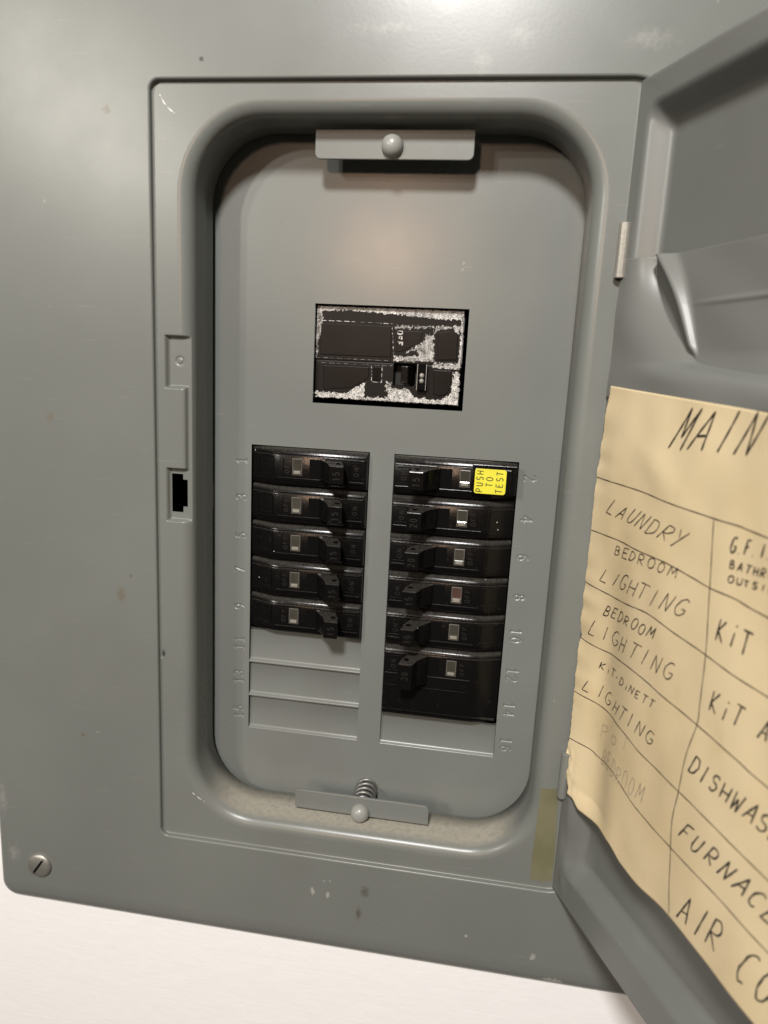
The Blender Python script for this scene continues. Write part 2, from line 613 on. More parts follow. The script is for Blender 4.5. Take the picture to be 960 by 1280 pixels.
FX0, FX1, FZ0, FZ1 = -98.8, 98.8, -200.8, 152.5       # door opening in the cover
LX0, LX1, LZ0, LZ1, LR = -82.0, 85.5, -186.0, 140.0, 31.0   # throat round the dead front
LRAD = 6.0
loops = []
for ins, y in ((0, -25.5), (0.3, -27.2), (1.2, -28.6), (3.0, -29.6), (6.0, -30.1), (11, -30.4)):
    loops.append(rrect(TL + ins, TR - ins, TB + ins, TT - ins, max(1.0, 9 - ins * 0.6), y))
for ex, y in ((1.0, -30.4), (0.5, -30.3), (0.15, -30.0), (0.0, -29.5), (0.0, -29.0), (-0.05, -28.45), (-0.25, -28.1), (-0.7, -28.0)):
    loops.append(rrect(FX0 - ex, FX1 + ex, FZ0 - ex, FZ1 + ex, 4.0 + ex, y))
n_flat = len(loops) - 1
for lp in loops[6:-1]:
    for i, (x, y, z) in enumerate(lp):
        if x > FX1 - 4.5:
            lp[i] = (x + 4.0 * ss(FX1 - 4.5, FX1, x), y, z)
for i in range(0, 11):
    a = math.radians(9.0 * i)
    ex = LRAD * (1 - math.sin(a))
    loops.append(rrect(LX0 - ex, LX1 + ex, LZ0 - ex, LZ1 + ex, LR + ex, -28 + LRAD * (1 - math.cos(a))))
n_arc_end = len(loops) - 1
loops.append(rrect(LX0, LX1, LZ0, LZ1, LR, -13))
loops.append(rrect(LX0 + .2, LX1 - .2, LZ0 + .2, LZ1 - .2, LR, -3.6))
loops.append(rrect(LX0 - 0.8, LX1 + 0.8, LZ0 - 0.8, LZ1 + 0.8, LR, -3.2))
bm = bmesh.new()
vl = [[bm.verts.new(p) for p in lp] for lp in loops]
N = len(loops[0])
PZ0, PZ1 = -42.0, 55.0
for li in range(len(loops) - 1):
    for i in range(N):
        j = (i + 1) % N
        if n_flat <= li < n_arc_end:
            a, b = loops[li][i], loops[li][j]
            if a[0] < -80 and b[0] < -80 and min(a[2], b[2]) >= PZ0 - .01 and max(a[2], b[2]) <= PZ1 + .01:
                continue            # the latch recess is stamped here
        bm.faces.new((vl[li][i], vl[li][j], vl[li + 1][j], vl[li + 1][i]))
# a little sheet-metal waviness on the flat of the cover
cover = link('cover_trim', bm, 'trim', panel, smooth=True)
for poly in cover.data.polygons:
    if abs(poly.normal.y) > 0.9999:
        poly.use_smooth = False

# stamped latch recess on the left of the frame
xf = FX0 + 0.7
xs = [xf + (LX0 - LRAD - xf) * i / 22 for i in range(23)]
xs += [-92.9, -87.4]
xs += [LX0 - LRAD * (1 - math.sin(math.radians(90.0 * i / 26))) for i in range(1, 27)]
xs = sorted(set(round(x, 3) for x in xs))
zs = sorted(set([round(PZ0 + (PZ1 - PZ0) * i / 240, 3) for i in range(241)] + [-13.0, -31.2, -15.6, -28.4]))


def latch_y(x, z):
    if x <= LX0 - LRAD:
        base = -28.0
    else:
        sa = 1 - (LX0 - x) / LRAD
        base = -28 + LRAD * (1 - math.sqrt(max(0, 1 - min(1, sa) ** 2)))
    d_rect = min(x + 94.0, 49.2 - z, z + 35.0)
    d_pad = min(-85.0 - x, 26.8 - z, z + 10.6)
    d = min(d_rect, -d_pad)
    t = ss(-0.6, 0.6, d)
    y = base + max(0.0, -25.4 - base) * t
    r = math.hypot(x + 88.5, z - 38.6)
    y += 0.45 * (1 - ss(0.25, 0.5, abs(r - 1.6)))
    return y


bm = bmesh.new()
grid = [[bm.verts.new((x, latch_y(x, z), z)) for x in xs] for z in zs]


def in_slot(x, z):
    return (-92.9 < x < -87.4 and -31.2 < z < -13.0) or (-92.9 < x < -85.35 and -28.4 < z < -15.6)


for a in range(len(zs) - 1):
    for b in range(len(xs) - 1):
        if in_slot((xs[b] + xs[b + 1]) / 2, (zs[a] + zs[a + 1]) / 2):
            continue
        bm.faces.new((grid[a][b], grid[a][b + 1], grid[a + 1][b + 1], grid[a + 1][b]))
loose = [v for v in bm.verts if not v.link_faces]
bmesh.ops.delete(bm, geom=loose, context='VERTS')
latch = link('latch_recess', bm, 'trim', cover, smooth=True)


# cover screws
def cover_screw(x, z, ang):
    bm = bmesh.new()
    lathe(bm, (x, -30.3, z), [(6.9, 0), (6.9, 0.6), (6.5, 1.3), (5.4, 1.8), (3.0, 2.1), (0, 2.2)], 36)
    s = link('cover_screw', bm, 'screw', panel, smooth=True)
    bm = bmesh.new()
    c, k = math.cos(ang), math.sin(ang)
    pts = []
    for (a, b) in ((-4.5, -.55), (4.5, -.55), (4.5, .55), (-4.5, .55)):
        pts.append((x + a * c - b * k, z + a * k + b * c))
    # the slot is cut as a dark inlay that follows the domed head
    n = 14
    rows = []
    for i in range(n + 1):
        a = -5.9 + 11.8 * i / n
        h = 0.06 + max(1.25, 2.2 - 0.5 * (abs(a) / 5.4) ** 2.4)
        rows.append([bm.verts.new((x + a * c - b * k, -30.3 - h, z + a * k + b * c)) for b in (-.6, .6)])
    for q, w in zip(rows, rows[1:]):
        bm.faces.new((q[0], w[0], w[1], q[1]))
    link('screw_slot', bm, 'slot', s)


cover_screw(-168.0, -230.0, math.radians(56))
cover_screw(168.0, -230.0, math.radians(20))

# ---- dead front plate with its openings
CL0, CL1, CR0, CR1 = -63.1, -3.9, 8.0, 67.0
P = 19.05
MX0, MX1, MZ0, MZ1 = -33.0, 38.8, 22.0, 68.0
cx_ = 2.0
bend = [(-85.5, 0.0), (-86.7, 0.2), (-87.9, 0.8), (-89.0, 2.0), (-89.6, 4.0), (-89.8, 12.0)]
cols = [(x, y) for x, y in reversed(bend)]
mids = sorted([CL0, CL1, CR0, CR1, MX0, MX1, -75.0, 79.0, -48, 20, 52])
cols += [(x, 0.0) for x in mids]
cols += [(2 * cx_ - x + 0.5, y) for x, y in bend]
rows = sorted([-205, -152.4, -133.35, -95.25, 0.0, MZ0, MZ1, 160, 110, -180, -60, -114.3])
bm = bmesh.new()
g = [[bm.verts.new((x, y, z)) for x, y in cols] for z in rows]
for a in range(len(rows) - 1):
    zc = (rows[a] + rows[a + 1]) / 2
    for b in range(len(cols) - 1):
        xc = (cols[b][0] + cols[b + 1][0]) / 2
        if -152.4 < zc < 0 and (CL0 < xc < CL1 or CR0 < xc < CR1):
            continue
        if MX0 < xc < MX1 and MZ0 < zc < MZ1:
            continue
        if -152.4 < zc < 0 and (-75.0 < xc < CL0 or CR1 < xc < 79.0):
            continue
        bm.faces.new((g[a][b], g[a][b + 1], g[a + 1][b + 1], g[a + 1][b]))
# returns of the cut edges
for e in [e for e in bm.edges if len(e.link_faces) == 1]:
    m_ = (e.verts[0].co + e.verts[1].co) / 2
    inside = (-153 < m_.z < 1 and CL0 - .1 < m_.x < CR1 + .1 and not (m_.x < CL0 + .05 or m_.x > CR1 - .05)) or (MX0 - 1 < m_.x < MX1 + 1 and MZ0 - 1 < m_.z < MZ1 + 1)
    if inside:
        r = bmesh.ops.extrude_edge_only(bm, edges=[e])
        for v in [q for q in r['geom'] if isinstance(q, bmesh.types.BMVert)]:
            v.co.y += 1.6
bmesh.ops.remove_doubles(bm, verts=bm.verts, dist=0.005)
dead = link('dead_front', bm, 'deadfront', panel, smooth=False)
for poly in dead.data.polygons:
    xc = poly.center.x / S
    if xc < -85.4 or xc > 89.9:
        poly.use_smooth = True


# twist-out blanks of the unused spaces
def twistout(x0, x1, row):
    bm = bmesh.new()
    zt, zb = -row * P, -(row + 1) * P
    y = 1.9
    r = 1.0
    # recessed plate, rolled lower ledge catching the light, thin upper lip
    prof = [(zt + 0.0, 0.05), (zt - 0.25, y - .4), (zt - 0.7, y), (zb + 2.3, y - 0.25), (zb + 1.5, y - .5), (zb + 0.9, 0.15), (zb + 0.5, -0.12), (zb + 0.05, -0.08)]
    for (a, b) in zip(prof, prof[1:]):
        quad(bm, [(x0 + .1, a[1], a[0]), (x1 - .1, a[1], a[0]), (x1 - .1, b[1], b[0]), (x0 + .1, b[1], b[0])])
    bmesh.ops.remove_doubles(bm, verts=bm.verts, dist=0.005)
    link('twistout_blank', bm, 'deadfront', dead, smooth=True)


for r in (5, 6, 7):
    twistout(CL0, CL1, r)
twistout(CR0, CR1, 7)


# circuit numbers stamped into the plate: each number is a finely meshed tile of the dead front
SLX0, SLX1, SRX0, SRX1 = -75.0, CL0, CR1, 79.0


def stamped_number(txt, x, z, side, row):
    x0, x1 = (SLX0, SLX1) if side == 'left' else (SRX0, SRX1)
    z1, z0 = -row * P, -(row + 1) * P
    h, w = 5.2, 4.3
    n = len(txt)
    if side == 'left':      # reads upwards
        up, adv, o = (-h, 0), (0, w), (x + h / 2, z - w * n / 2 + 0.4)
    else:                   # reads downwards
        up, adv, o = (h, 0), (0, -w), (x - h / 2, z + w * n / 2 - 0.4)
    segs = []
    for pl in word_strokes(txt, o, adv, up, 0.0, 0.85):
        segs += list(zip(pl, pl[1:]))
    zc, half = z, w * n / 2 + 1.5
    bm = bmesh.new()
    nx, nz = 40, 64
    g = []
    for a in range(nz + 1):
        zz = z0 + (z1 - z0) * a / nz
        r = []
        for b in range(nx + 1):
            xx = x0 + (x1 - x0) * b / nx
            y = 0.0
            if 0 < a < nz and 0 < b < nx and abs(zz - zc) < half and abs(xx - x) < h / 2 + 1.5:
                d = min(segd(xx, zz, p, q) for p, q in segs)
                y = 0.5 * (1 - ss(0.08, 0.46, d))
            r.append(bm.verts.new((xx, y, zz)))
        g.append(r)
    for a in range(nz):
        for b in range(nx):
            bm.faces.new((g[a][b], g[a][b + 1], g[a + 1][b + 1], g[a + 1][b]))
    link('stamped_number', bm, 'deadfront', dead, smooth=True)


def segd(x, z, a, b):
    dx, dz = b[0] - a[0], b[1] - a[1]
    t = max(0, min(1, ((x - a[0]) * dx + (z - a[1]) * dz) / (dx * dx + dz * dz + 1e-9)))
    return math.hypot(x - a[0] - t * dx, z - a[1] - t * dz)


LZN = (-8.1, -26.3, -46.1, -64.3, -84.1, -104.3, -123.2, -143.1)
for i, z in enumerate(LZN):
    stamped_number(str(2 * i + 1), -68.2 - (0.5 if i > 2 else 0), z, 'left', i)
RZN = (-7.7, -27.2, -46.1, -66.1, -85.9, -106.5, -125.1, -144.4)
for i, z in enumerate(RZN):
    stamped_number(str(2 * i + 2), 72.6, z, 'right', i)


# ---- retaining brackets with screw knob (and spring)
def rounded_poly(x0, x1, z0, z1, rb, rt, y):
    pts = []
    for (cx, cz, r, a0) in ((x1 - rt, z1 - rt, rt, 0), (x0 + rt, z1 - rt, rt, 90), (x0 + rb, z0 + rb, rb, 180), (x1 - rb, z0 + rb, rb, 270)):
        for i in range(7):
            a = math.radians(a0 + 15 * i)
            pts.append((cx + r * math.cos(a), y, cz + r * math.sin(a)))
    return pts


def bracket(x0, x1, z0, z1, rb, rt, knob, y=-14.5, foot=None, tilt=0.0):
    bm = bmesh.new()
    prism(bm, rounded_poly(x0, x1, z0, z1, rb, rt, y), rounded_poly(x0, x1, z0, z1, rb, rt, y + 1.3))
    if foot:
        box(bm, x0 + 6, x1 - 6, y + 0.2, -0.1, foot[0], foot[1])
    b = link('latch_bracket', bm, 'deadfront', panel, bevel=0.35)
    bm = bmesh.new()
    lathe(bm, (knob[0], y - 0.2, knob[1]), [(4.7, 0), (4.7, .8), (4.45, 1.9), (3.6, 3.3), (2.2, 4.2), (0.9, 4.5), (0, 4.55)], 28)
    link('screw_knob', bm, 'knob', b, smooth=True)
    bm = bmesh.new()
    lathe(bm, (knob[0], 0, knob[1]), [(2.3, -3), (2.3, -y - 1.6), (0, -y - 1.6)], 20)
    link('screw_shank', bm, 'spring', b, smooth=True)
    return b


bracket(-31.4, 36.7, 126.7, 138.6, 2.5, 0.6, (2.2, 131.9))
lb = bracket(-31.9, 36.9, -183.6, -173.4, 0.6, 2.2, (2.2, -181.6), y=-17.0)
bm = bmesh.new()
pts = []
for i in range(0, 150):
    a = 2 * math.pi * i / 32
    pts.append((2.5 + 5.2 * math.cos(a), 0.5 - 15.5 * i / 149, -178.6 - 1.6 * i / 149 + 5.2 * math.sin(a)))
tube(bm, pts, 0.85, 8)
link('spring', bm, 'spring', lb, smooth=True)

# ------------------------------------------------------------------ door (heightfield in s along the door, z up, off towards the inside)
TH = 1.9916
HX, HY = FX1, -28.0
DV = Vector((math.cos(math.pi - TH), -math.sin(math.pi - TH), 0))
DN = Vector((-math.sin(math.pi - TH), -math.cos(math.pi - TH), 0))


def D(s, z, off=0.0):
    p = Vector((HX, HY, 0)) + DV * s + DN * off
    return (p.x, p.y, z)


DW, DZ0, DZ1 = 195.0, -200.0, 151.5


def smin(a, b, k=5.0):
    h = max(k - abs(a - b), 0.0) / k
    return min(a, b) - h * h * k * 0.25


def door_off(s, z):
    d = smin(smin(s, DW - s, 3), smin(DZ1 - z - 3.5, z - DZ0 - 9.0, 3), 5)
    q = max(0.0, min(1.0, (d - 6.3) / 7.0))
    y = -8.0 * (0.65 * q + 0.35 * q * q * (3 - 2 * q))
    # dents and bent metal near the lower hinge
    y += -1.6 * math.exp(-((s - 7) / 3.0) ** 2 - ((z + 172) / 9.0) ** 2)
    y += 1.5 * math.exp(-((s - 13) / 4.0) ** 2 - ((z + 178) / 8.0) ** 2)
    y += 0.9 * math.exp(-((s - 8) / 3.0) ** 2 - ((z + 190) / 5.0) ** 2)
    y += 0.35 * math.sin(z * 0.035 + 1.0) * math.sin(s * 0.04)
    return y


NS, NZ = 150, 250
bm = bmesh.new()
sl = [DW * (i / NS) ** 1.15 for i in range(NS + 1)]
zl = [DZ0 + (DZ1 - DZ0) * i / NZ for i in range(NZ + 1)]
g = [[bm.verts.new(D(s, z, door_off(s, z))) for s in sl] for z in zl]
for a in range(NZ):
    for b in range(NS):
        bm.faces.new((g[a][b], g[a][b + 1], g[a + 1][b + 1], g[a + 1][b]))
# turned-back outer flange of the door
ring = [g[0][b] for b in range(NS + 1)] + [g[a][NS] for a in range(1, NZ + 1)] + [g[NZ][b] for b in range(NS - 1, -1, -1)] + [g[a][0] for a in range(NZ - 1, 0, -1)]
prev = ring
for k, (out, off) in enumerate(((0.5, -0.5), (0.7, -1.5), (0.7, -9.5))):
    cur = []
    for v in ring:
        rel = Vector(v.co) - Vector((HX, HY, 0))
        s = rel.x * DV.x + rel.y * DV.y
        z = v.co.z
        ds = -out if s < 0.01 else (out if s > DW - .01 else 0)
        dz = -out if z < DZ0 + .01 else (out if z > DZ1 - .01 else 0)
        cur.append(bm.verts.new(D(s + ds, z + dz, off)))
    n = len(ring)
    for i in range(n):
        j = (i + 1) % n
        bm.faces.new((prev[i], prev[j], cur[j], cur[i]))
    prev = cur
door = link('door', bm, 'door', panel, smooth=True)
sol = door.modifiers.new('sheet', 'SOLIDIFY')
sol.thickness = 1.0 * S
sol.offset = -1.0


# hinges
def hinge(z0, z1, worn):
    bm = bmesh.new()
    ctr = (98.2, -30.2, 0)
    n = 14
    # rolled knuckle
    prof = [(ctr[0] + 2.3 * math.cos(2 * math.pi * i / n), ctr[1] + 2.3 * math.sin(2 * math.pi * i / n)) for i in range(n)]
    prism(bm, [(x, y, z0) for x, y in prof], [(x, y, z1) for x, y in prof])
    h = link('hinge', bm, worn, panel, bevel=0.3)
    bm = bmesh.new()
    # leaf let into the frame, with its ragged paint edge
    pts0, pts1 = [], []
    k = 12
    for i in range(k + 1):
        z = z0 + (z1 - z0) * i / k
        pts0.append((96.6 - random.uniform(-.35, .35) - (0.9 if 0 < i < k else 0), -28.25, z))
    poly = pts0 + [(98.9, -28.25, z1), (98.9, -28.25, z0)]
    prism(bm, poly, [(x, y + 1.0, z) for x, y, z in poly])
    link('hinge_leaf', bm, 'hinge_grey', h)
    bm = bmesh.new()
    box(bm, 97.2, 99.3, -27.9, -24.5, z0 - 2.2, z0 - 0.1)
    link('hinge_gap', bm, 'slot', h)
    return h


hinge(79.5, 100.3, 'hinge')
hinge(-150.0, -127.5, 'hinge_grey')

# ------------------------------------------------------------------ breakers
def FP(base_x, sgn):
    return lambda u, y, w: (base_x + sgn * u, y, -w)


def text_on(bm, txt, o, adv, up, y, width, sgn, cw=0.8, h1=None):
    """flat or raised lettering on a breaker; o/adv/up in local x,z"""
    for pl in word_strokes(txt, o, adv, up, 0.0, cw):
        ribbon(bm, pl, width, lambda a, b, hh: (a, y - hh, b), 0.6, 0.0, h1 or 0.0)


def breaker(side, row, amps, label, span=1, kind='plain', red=False):
    sgn = 1 if side == 'left' else -1
    bx = CL0 if side == 'left' else CR1
    t = thing('circuit_breaker', label, 'circuit breaker', (bx, 0, -row * P), 'circuit breakers in two columns')
    L = CL1 - CL0 if side == 'left' else CR1 - CR0
    H = P * span - 0.5
    X = lambda u: sgn * u
    yF = -4.0                                   # front face

    def bxs(bm, u0, u1, y0, y1, w0, w1):
        box(bm, min(X(u0), X(u1)), max(X(u0), X(u1)), y0, y1, -w1, -w0)

    # body: outer quarter slopes back, upper edge chamfered
    prof_u = [(0.5, 0.9), (5.0, yF * 0.36 + 0.3), (10.0, yF * 0.78 + .1), (13.0, yF * 0.95), (16.0, yF), (L - 1.4, yF), (L - 0.7, yF + 0.3), (L - 0.4, yF + 1.0)]
    bm = bmesh.new()

    def ring_at(w, dy):
        return [(X(u), min(y + dy * (0.55 if y > 0 else 1), 2.6), -w) for u, y in prof_u] + [(X(L - 0.4), 26, -w), (X(0.5), 26, -w)]
    secs = [(0.3, 4.6), (0.42, 3.2), (0.75, 2.1), (1.3, 1.25), (2.1, 0.7), (3.0, 0.4), (3.1, 1.0), (3.55, 1.0), (3.7, 0.12), (4.0, 0.0), (H - 2.6, 0.0), (H - 2.5, 0.45), (H - 1.2, 0.6), (H - 0.5, 1.0), (H - 0.1, 1.8), (H, 2.8)]
    rings = [[bm.verts.new(p) for p in ring_at(w, dy)] for w, dy in secs]
    n = len(rings[0])
    for a, b in zip(rings, rings[1:]):
        for i in range(n):
            bm.faces.new((a[i], a[(i + 1) % n], b[(i + 1) % n], b[i]))
    bm.faces.new(rings[0])
    bm.faces.new(rings[-1][::-1])
    bo = link('body', bm, 'black', t, smooth=True)
    bo.data.set_sharp_from_angle(angle=math.radians(40))
    wb = P - 4.6                                # lower edge of the detail zone
    # raised frame round the detail strip
    bm = bmesh.new()
    bxs(bm, 15.0, L - 1.6, yF - 0.45, yF + .3, wb + 0.1, wb + 0.7)
    bxs(bm, 38.0, L - 1.6, yF - 0.35, yF + .3, 4.0, 4.5)
    tiny(link('rib', bm, 'black', t, bevel=0.12))
    # label well on the sloping end
    if kind == 'plain':
        bm = bmesh.new()
        for (u0, u1, w0, w1) in ((4.0, 12.6, 4.4, 4.9), (4.0, 12.6, wb - 1.0, wb - .5), (4.0, 4.5, 4.9, wb - 1.0), (12.1, 12.6, 4.9, wb - 1.0)):
            a = [(u0, w0), (u1, w0), (u1, w1), (u0, w1)]
            ys = lambda u: 0.9 + (yF * 0.93 - 0.9) * min(1, (u - .5) / 12.0) ** 0.9
            prism(bm, [(X(u), ys(u) - .45, -w) for u, w in a], [(X(u), ys(u) + .3, -w) for u, w in a])
        tiny(link('label_well', bm, 'black', t))
    # indicator window
    u0, u1 = (22.5, 26.6)
    bm = bmesh.new()
    bxs(bm, u0 - .45, u1 + .45, yF - 0.35, yF + .3, 5.0, 13.2)
    rim = link('indicator', bm, 'window_rim', t, bevel=0.15)
    bm = bmesh.new()
    rows_ = []
    for w, dy in ((5.4, -.40), (10.5, -.42), (10.9, -.6), (12.6, -.7), (12.8, -.4)):
        rows_.append([bm.verts.new((X(u), yF + dy, -w)) for u in (u0, u1)])
    for q, r_ in zip(rows_, rows_[1:]):
        bm.faces.new((q[0], q[1], r_[1], r_[0]))
    link('window', bm, 'window_red' if red else 'window', rim)
    bm = bmesh.new()
    bxs(bm, u0 + .3, u1 - .3, yF - 0.9, yF - .3, 10.9, 12.5)
    link('window_flag', bm, 'flag', rim, bevel=0.2)
    # toggle slot and toggle
    bm = bmesh.new()
    bxs(bm, 30.6, 40.5, yF - 0.12, yF + .2, 4.9, wb - .1)
    link('toggle_slot', bm, 'slot', t)
    bm = bmesh.new()
    c0, c1 = (5.1, 14.5) if kind != 'double' else (3.8, 18.0)
    base = [(36.2, c0 - .4), (46.4, c0 - .4), (46.4, c1 + .2), (36.2, c1 + .2)]
    mid = [(41.0, c0), (48.8, c0), (48.8, c1), (41.0, c1)]
    top = [(43.0, c0 + .5), (49.9, c0 + .5), (49.9, c1 - .3), (43.0, c1 - .3)]
    lv = []
    for pts, y in ((base, yF + .5), (base, yF - 1.0), (mid, yF - 7.0), (top, yF - 12.2)):
        lv.append([bm.verts.new((X(u), y, -w)) for u, w in pts])
    for a, b in zip(lv, lv[1:]):
        for i in range(4):
            bm.faces.new((a[i], a[(i + 1) % 4], b[(i + 1) % 4], b[i]))
    bm.faces.new(lv[0])
    bm.faces.new(lv[-1][::-1])
    tg = link('toggle', bm, 'toggle', t, bevel=0.4, segs=2)
    # hole through the upper face of the toggle
    bm = bmesh.new()
    prv = None
    cen = Vector((X(46.4), yF - 7.5, -(c0 - 0.12)))
    disc = [bm.verts.new((cen.x + 1.3 * math.cos(a), cen.y + 1.5 * math.sin(a), cen.z + 0.10)) for a in [2 * math.pi * i / 16 for i in range(16)]]
    bm.faces.new(disc)
    link('toggle_hole', bm, 'slot', tg)
    # ampere rating on the toggle end, ON and OFF
    bm = bmesh.new()
    xm = X(46.4)
    if side == 'left':
        adv, up, o = (0, 2.6), (-3.0, 0), (xm + 1.5, -12.6)
    else:
        adv, up, o = (0, 2.6), (-3.0, 0), (xm + 1.5, -12.6)
    text_on(bm, amps, o, adv, up, yF - 12.23, 0.40, sgn, 0.8)
    tiny(link('ampere_rating', bm, 'emboss', tg))
    bm = bmesh.new()
    uo, un = (19.2, 53.6) if True else (0, 0)
    text_on(bm, 'OFF', (X(uo) + 1.2, -12.4), (0, 2.5), (-2.3, 0), yF - 0.03, 0.34, sgn, 0.75)
    text_on(bm, 'ON', (X(un) + 1.2, -11.8), (0, 2.7), (-2.3, 0), yF - 0.03, 0.34, sgn, 0.75)
    tiny(link('lettering', bm, 'emboss', t))
    bm = bmesh.new()
    for (a0, a1, w0, w1) in ((50.6, 56.6, 5.4, 5.8), (50.6, 56.6, wb - 1.4, wb - 1.0), (50.6, 51.0, 5.8, wb - 1.4), (17.4, 17.75, 5.2, wb - .6)):
        bxs(bm, a0, a1, yF - .3, yF + .2, w0, w1)
    tiny(link('label_frame', bm, 'black', t))
    if kind == 'test':
        bm = bmesh.new()
        bxs(bm, 0.8, 21.0, yF - 2.2, 2.0, 1.9, wb + 1.0)
        tb = link('test_button_housing', bm, 'black', t, bevel=0.5, segs=3)
        bm = bmesh.new()
        # housing top rail
        bxs(bm, 0.8, 21.4, yF - 2.5, yF - 1.0, 1.5, 2.5)
        link('housing_rail', bm, 'black', t, bevel=0.3)
        bm = bmesh.new()
        bxs(bm, 3.2, 20.2, yF - 3.0, yF - 1.8, 3.2, wb - 0.2)
        bt = link('test_button', bm, 'black', t, bevel=0.4)
        bm = bmesh.new()
        pts = rounded_poly(X(20.0), X(5.6), -14.9, -3.3, 1.2, 1.2, yF - 3.04)
        prism(bm, pts, [(x, y - 0.12, z) for x, y, z in pts])
        stk = link('test_sticker', bm, 'yellow', bt)
        stk['label'] = 'yellow sticker reading PUSH TO TEST'
        bm = bmesh.new()
        ysf = yF - 3.19
        for txt, xr, z0, adv in (('PUSH', X(20.0) + 3.9, -14.2, 2.75), ('TO', X(20.0) + 8.4, -11.5, 2.75), ('TEST', X(20.0) + 13.0, -14.2, 2.75)):
            for pl in word_strokes(txt, (xr, z0), (0, adv), (-3.0, 0), 0.0, 0.78):
                ribbon(bm, pl, 0.42, lambda a, b, hh: (a, ysf - hh, b), 0.8)
        tiny(link('sticker_lettering', bm, 'stickerink', bt))
    if kind == 'double':
        bm = bmesh.new()
        bxs(bm, 16.0, L - 1.8, yF - 0.2, yF + .2, P + 2.0, P + 2.35)
        bxs(bm, 1.5, L - 1.0, yF - 0.5 + .3, yF + 2, H - 3.4, H - 3.0)
        tiny(link('lower_ridge', bm, 'black', t))
    return t


breaker('left', 0, '15', 'top breaker of the left column, beside embossed number 1')
breaker('left', 1, '15', 'second breaker down in left column, beside embossed number 3')
breaker('left', 2, '15', 'middle breaker of the left column, beside embossed number 5')
breaker('left', 3, '15', 'fourth breaker down in left column, beside embossed number 7')
breaker('left', 4, '15', 'lowest breaker of the left column, above the blank grey spaces')
breaker('right', 0, '15', 'top right breaker with the yellow PUSH TO TEST sticker', kind='test')
breaker('right', 1, '20', 'right column breaker just below the yellow stickered one, beside number 4')
breaker('right', 2, '20', 'third breaker down in right column, beside embossed number 6')
breaker('right', 3, '15', 'right column breaker with reddish indicator window, beside number 8', red=True)
breaker('right', 4, '15', 'right column breaker just above the double height one, beside number 10')
breaker('right', 5, '30', 'double height black breaker at the bottom of the right column', span=2, kind='double')

# ------------------------------------------------------------------ main breaker in the upper opening
POLYS = {
  'top':([(-33.4, 67.8), (37.1, 67.7), (36.1, 62.9), (22.7, 63.3), (10.5, 64.2), (-4.6, 64.9), (-18.9, 65.7), (-32.4, 64.5)], 0.98),
  'left':([(-33.9, 67.7), (-30.5, 67.6), (-29.5, 61.7), (-30.3, 54.3), (-31.6, 51.5), (-31.7, 43.6), (-33.4, 43.5)], 0.92),
  'right':([(35.3, 67.8), (37.1, 67.7), (37.0, 41.0), (35.3, 41.7)], 0.98),
  'arch':([(23.2, 55.7), (25.3, 58.3), (31.3, 59.2), (34.7, 56.2), (35.2, 60.7), (29.3, 60.6), (23.8, 60.2)], 0.95),
  'mid':([(19.4, 56.4), (23.3, 56.1), (23.8, 46.2), (17.2, 45.8), (15.2, 49.0), (7.8, 46.1), (18.7, 53.2)], 0.94),
  'cb':([(4.9, 45.8), (23.8, 46.6), (23.9, 44.1), (4.6, 43.1)], 0.95),
  'to':([(4.2, 59.8), (22.9, 60.2), (23.0, 59.0), (4.8, 58.1)], 0.92),
  'bar':([(23.9, 43.7), (36.1, 43.7), (35.8, 41.0), (23.1, 41.5)], 0.95),
  'bot':([(-32.7, 27.5), (-17.4, 27.3), (-12.6, 30.4), (-8.4, 33.0), (-8.5, 25.9), (2.1, 26.2), (3.8, 30.8), (12.4, 30.8), (15.5, 27.2), (27.9, 26.7), (32.4, 29.1), (33.6, 39.8), (36.3, 40.4), (36.7, 24.0), (16.6, 24.2), (-2.6, 24.2), (-17.3, 24.6), (-32.6, 24.6)], 0.98),
  'll':([(-32.5, 38.4), (-31.0, 39.9), (-30.2, 27.1), (-32.1, 25.1)], 0.6),
  'blob':([(1.5, 34.4), (4.6, 33.7), (4.7, 29.0), (1.5, 28.3)], 0.92),
  'midbar':([(-32.7, 43.4), (4.1, 43.7), (4.2, 42.4), (-32.6, 41.0)], 0.55),
}
RLINES = [[(-32.2, 60.7), (3.2, 60.4), (5.1, 43.4), (-32.7, 43.5)], [(-31.6, 41.0), (4.2, 41.1)], [(-5.5, 40.6), (-5.2, 33.2), (-0.4, 33.2), (-0.5, 40.9)],
          [(22.9, 60.2), (23.2, 55.7)], [(33.1, 39.7), (33.1, 30.5)],
          [(23.9, 43.7), (36.1, 43.7)], [(23.3, 41.3), (35.8, 41.0)]]
DOTS = [[(-23.4, 31.5), (-15.0, 40.0)]]


def pip(x, z, poly):
    c = False
    j = len(poly) - 1
    for i in range(len(poly)):
        (xi, zi), (xj, zj) = poly[i], poly[j]
        if (zi > z) != (zj > z) and x < (xj - xi) * (z - zi) / (zj - zi) + xi:
            c = not c
        j = i
    return c


def segd(x, z, a, b):
    dx, dz = b[0] - a[0], b[1] - a[1]
    t = max(0, min(1, ((x - a[0]) * dx + (z - a[1]) * dz) / (dx * dx + dz * dz + 1e-9)))
    return math.hypot(x - a[0] - t * dx, z - a[1] - t * dz)


mb = thing('main_breaker', 'wide black main breaker with painted white sparkle above the two columns', 'main breaker', (0, 0, 22))
OZ = 22.0
Y0 = 3.0
bm = bmesh.new()
fx0, fx1, fz0, fz1 = -33.2, 36.9, 24.0, 67.7
nx, nz = 290, 182
lay = bm.verts.layers.float.new('sparkle')
hole = (5.0, 16.0, 32.2, 42.6)


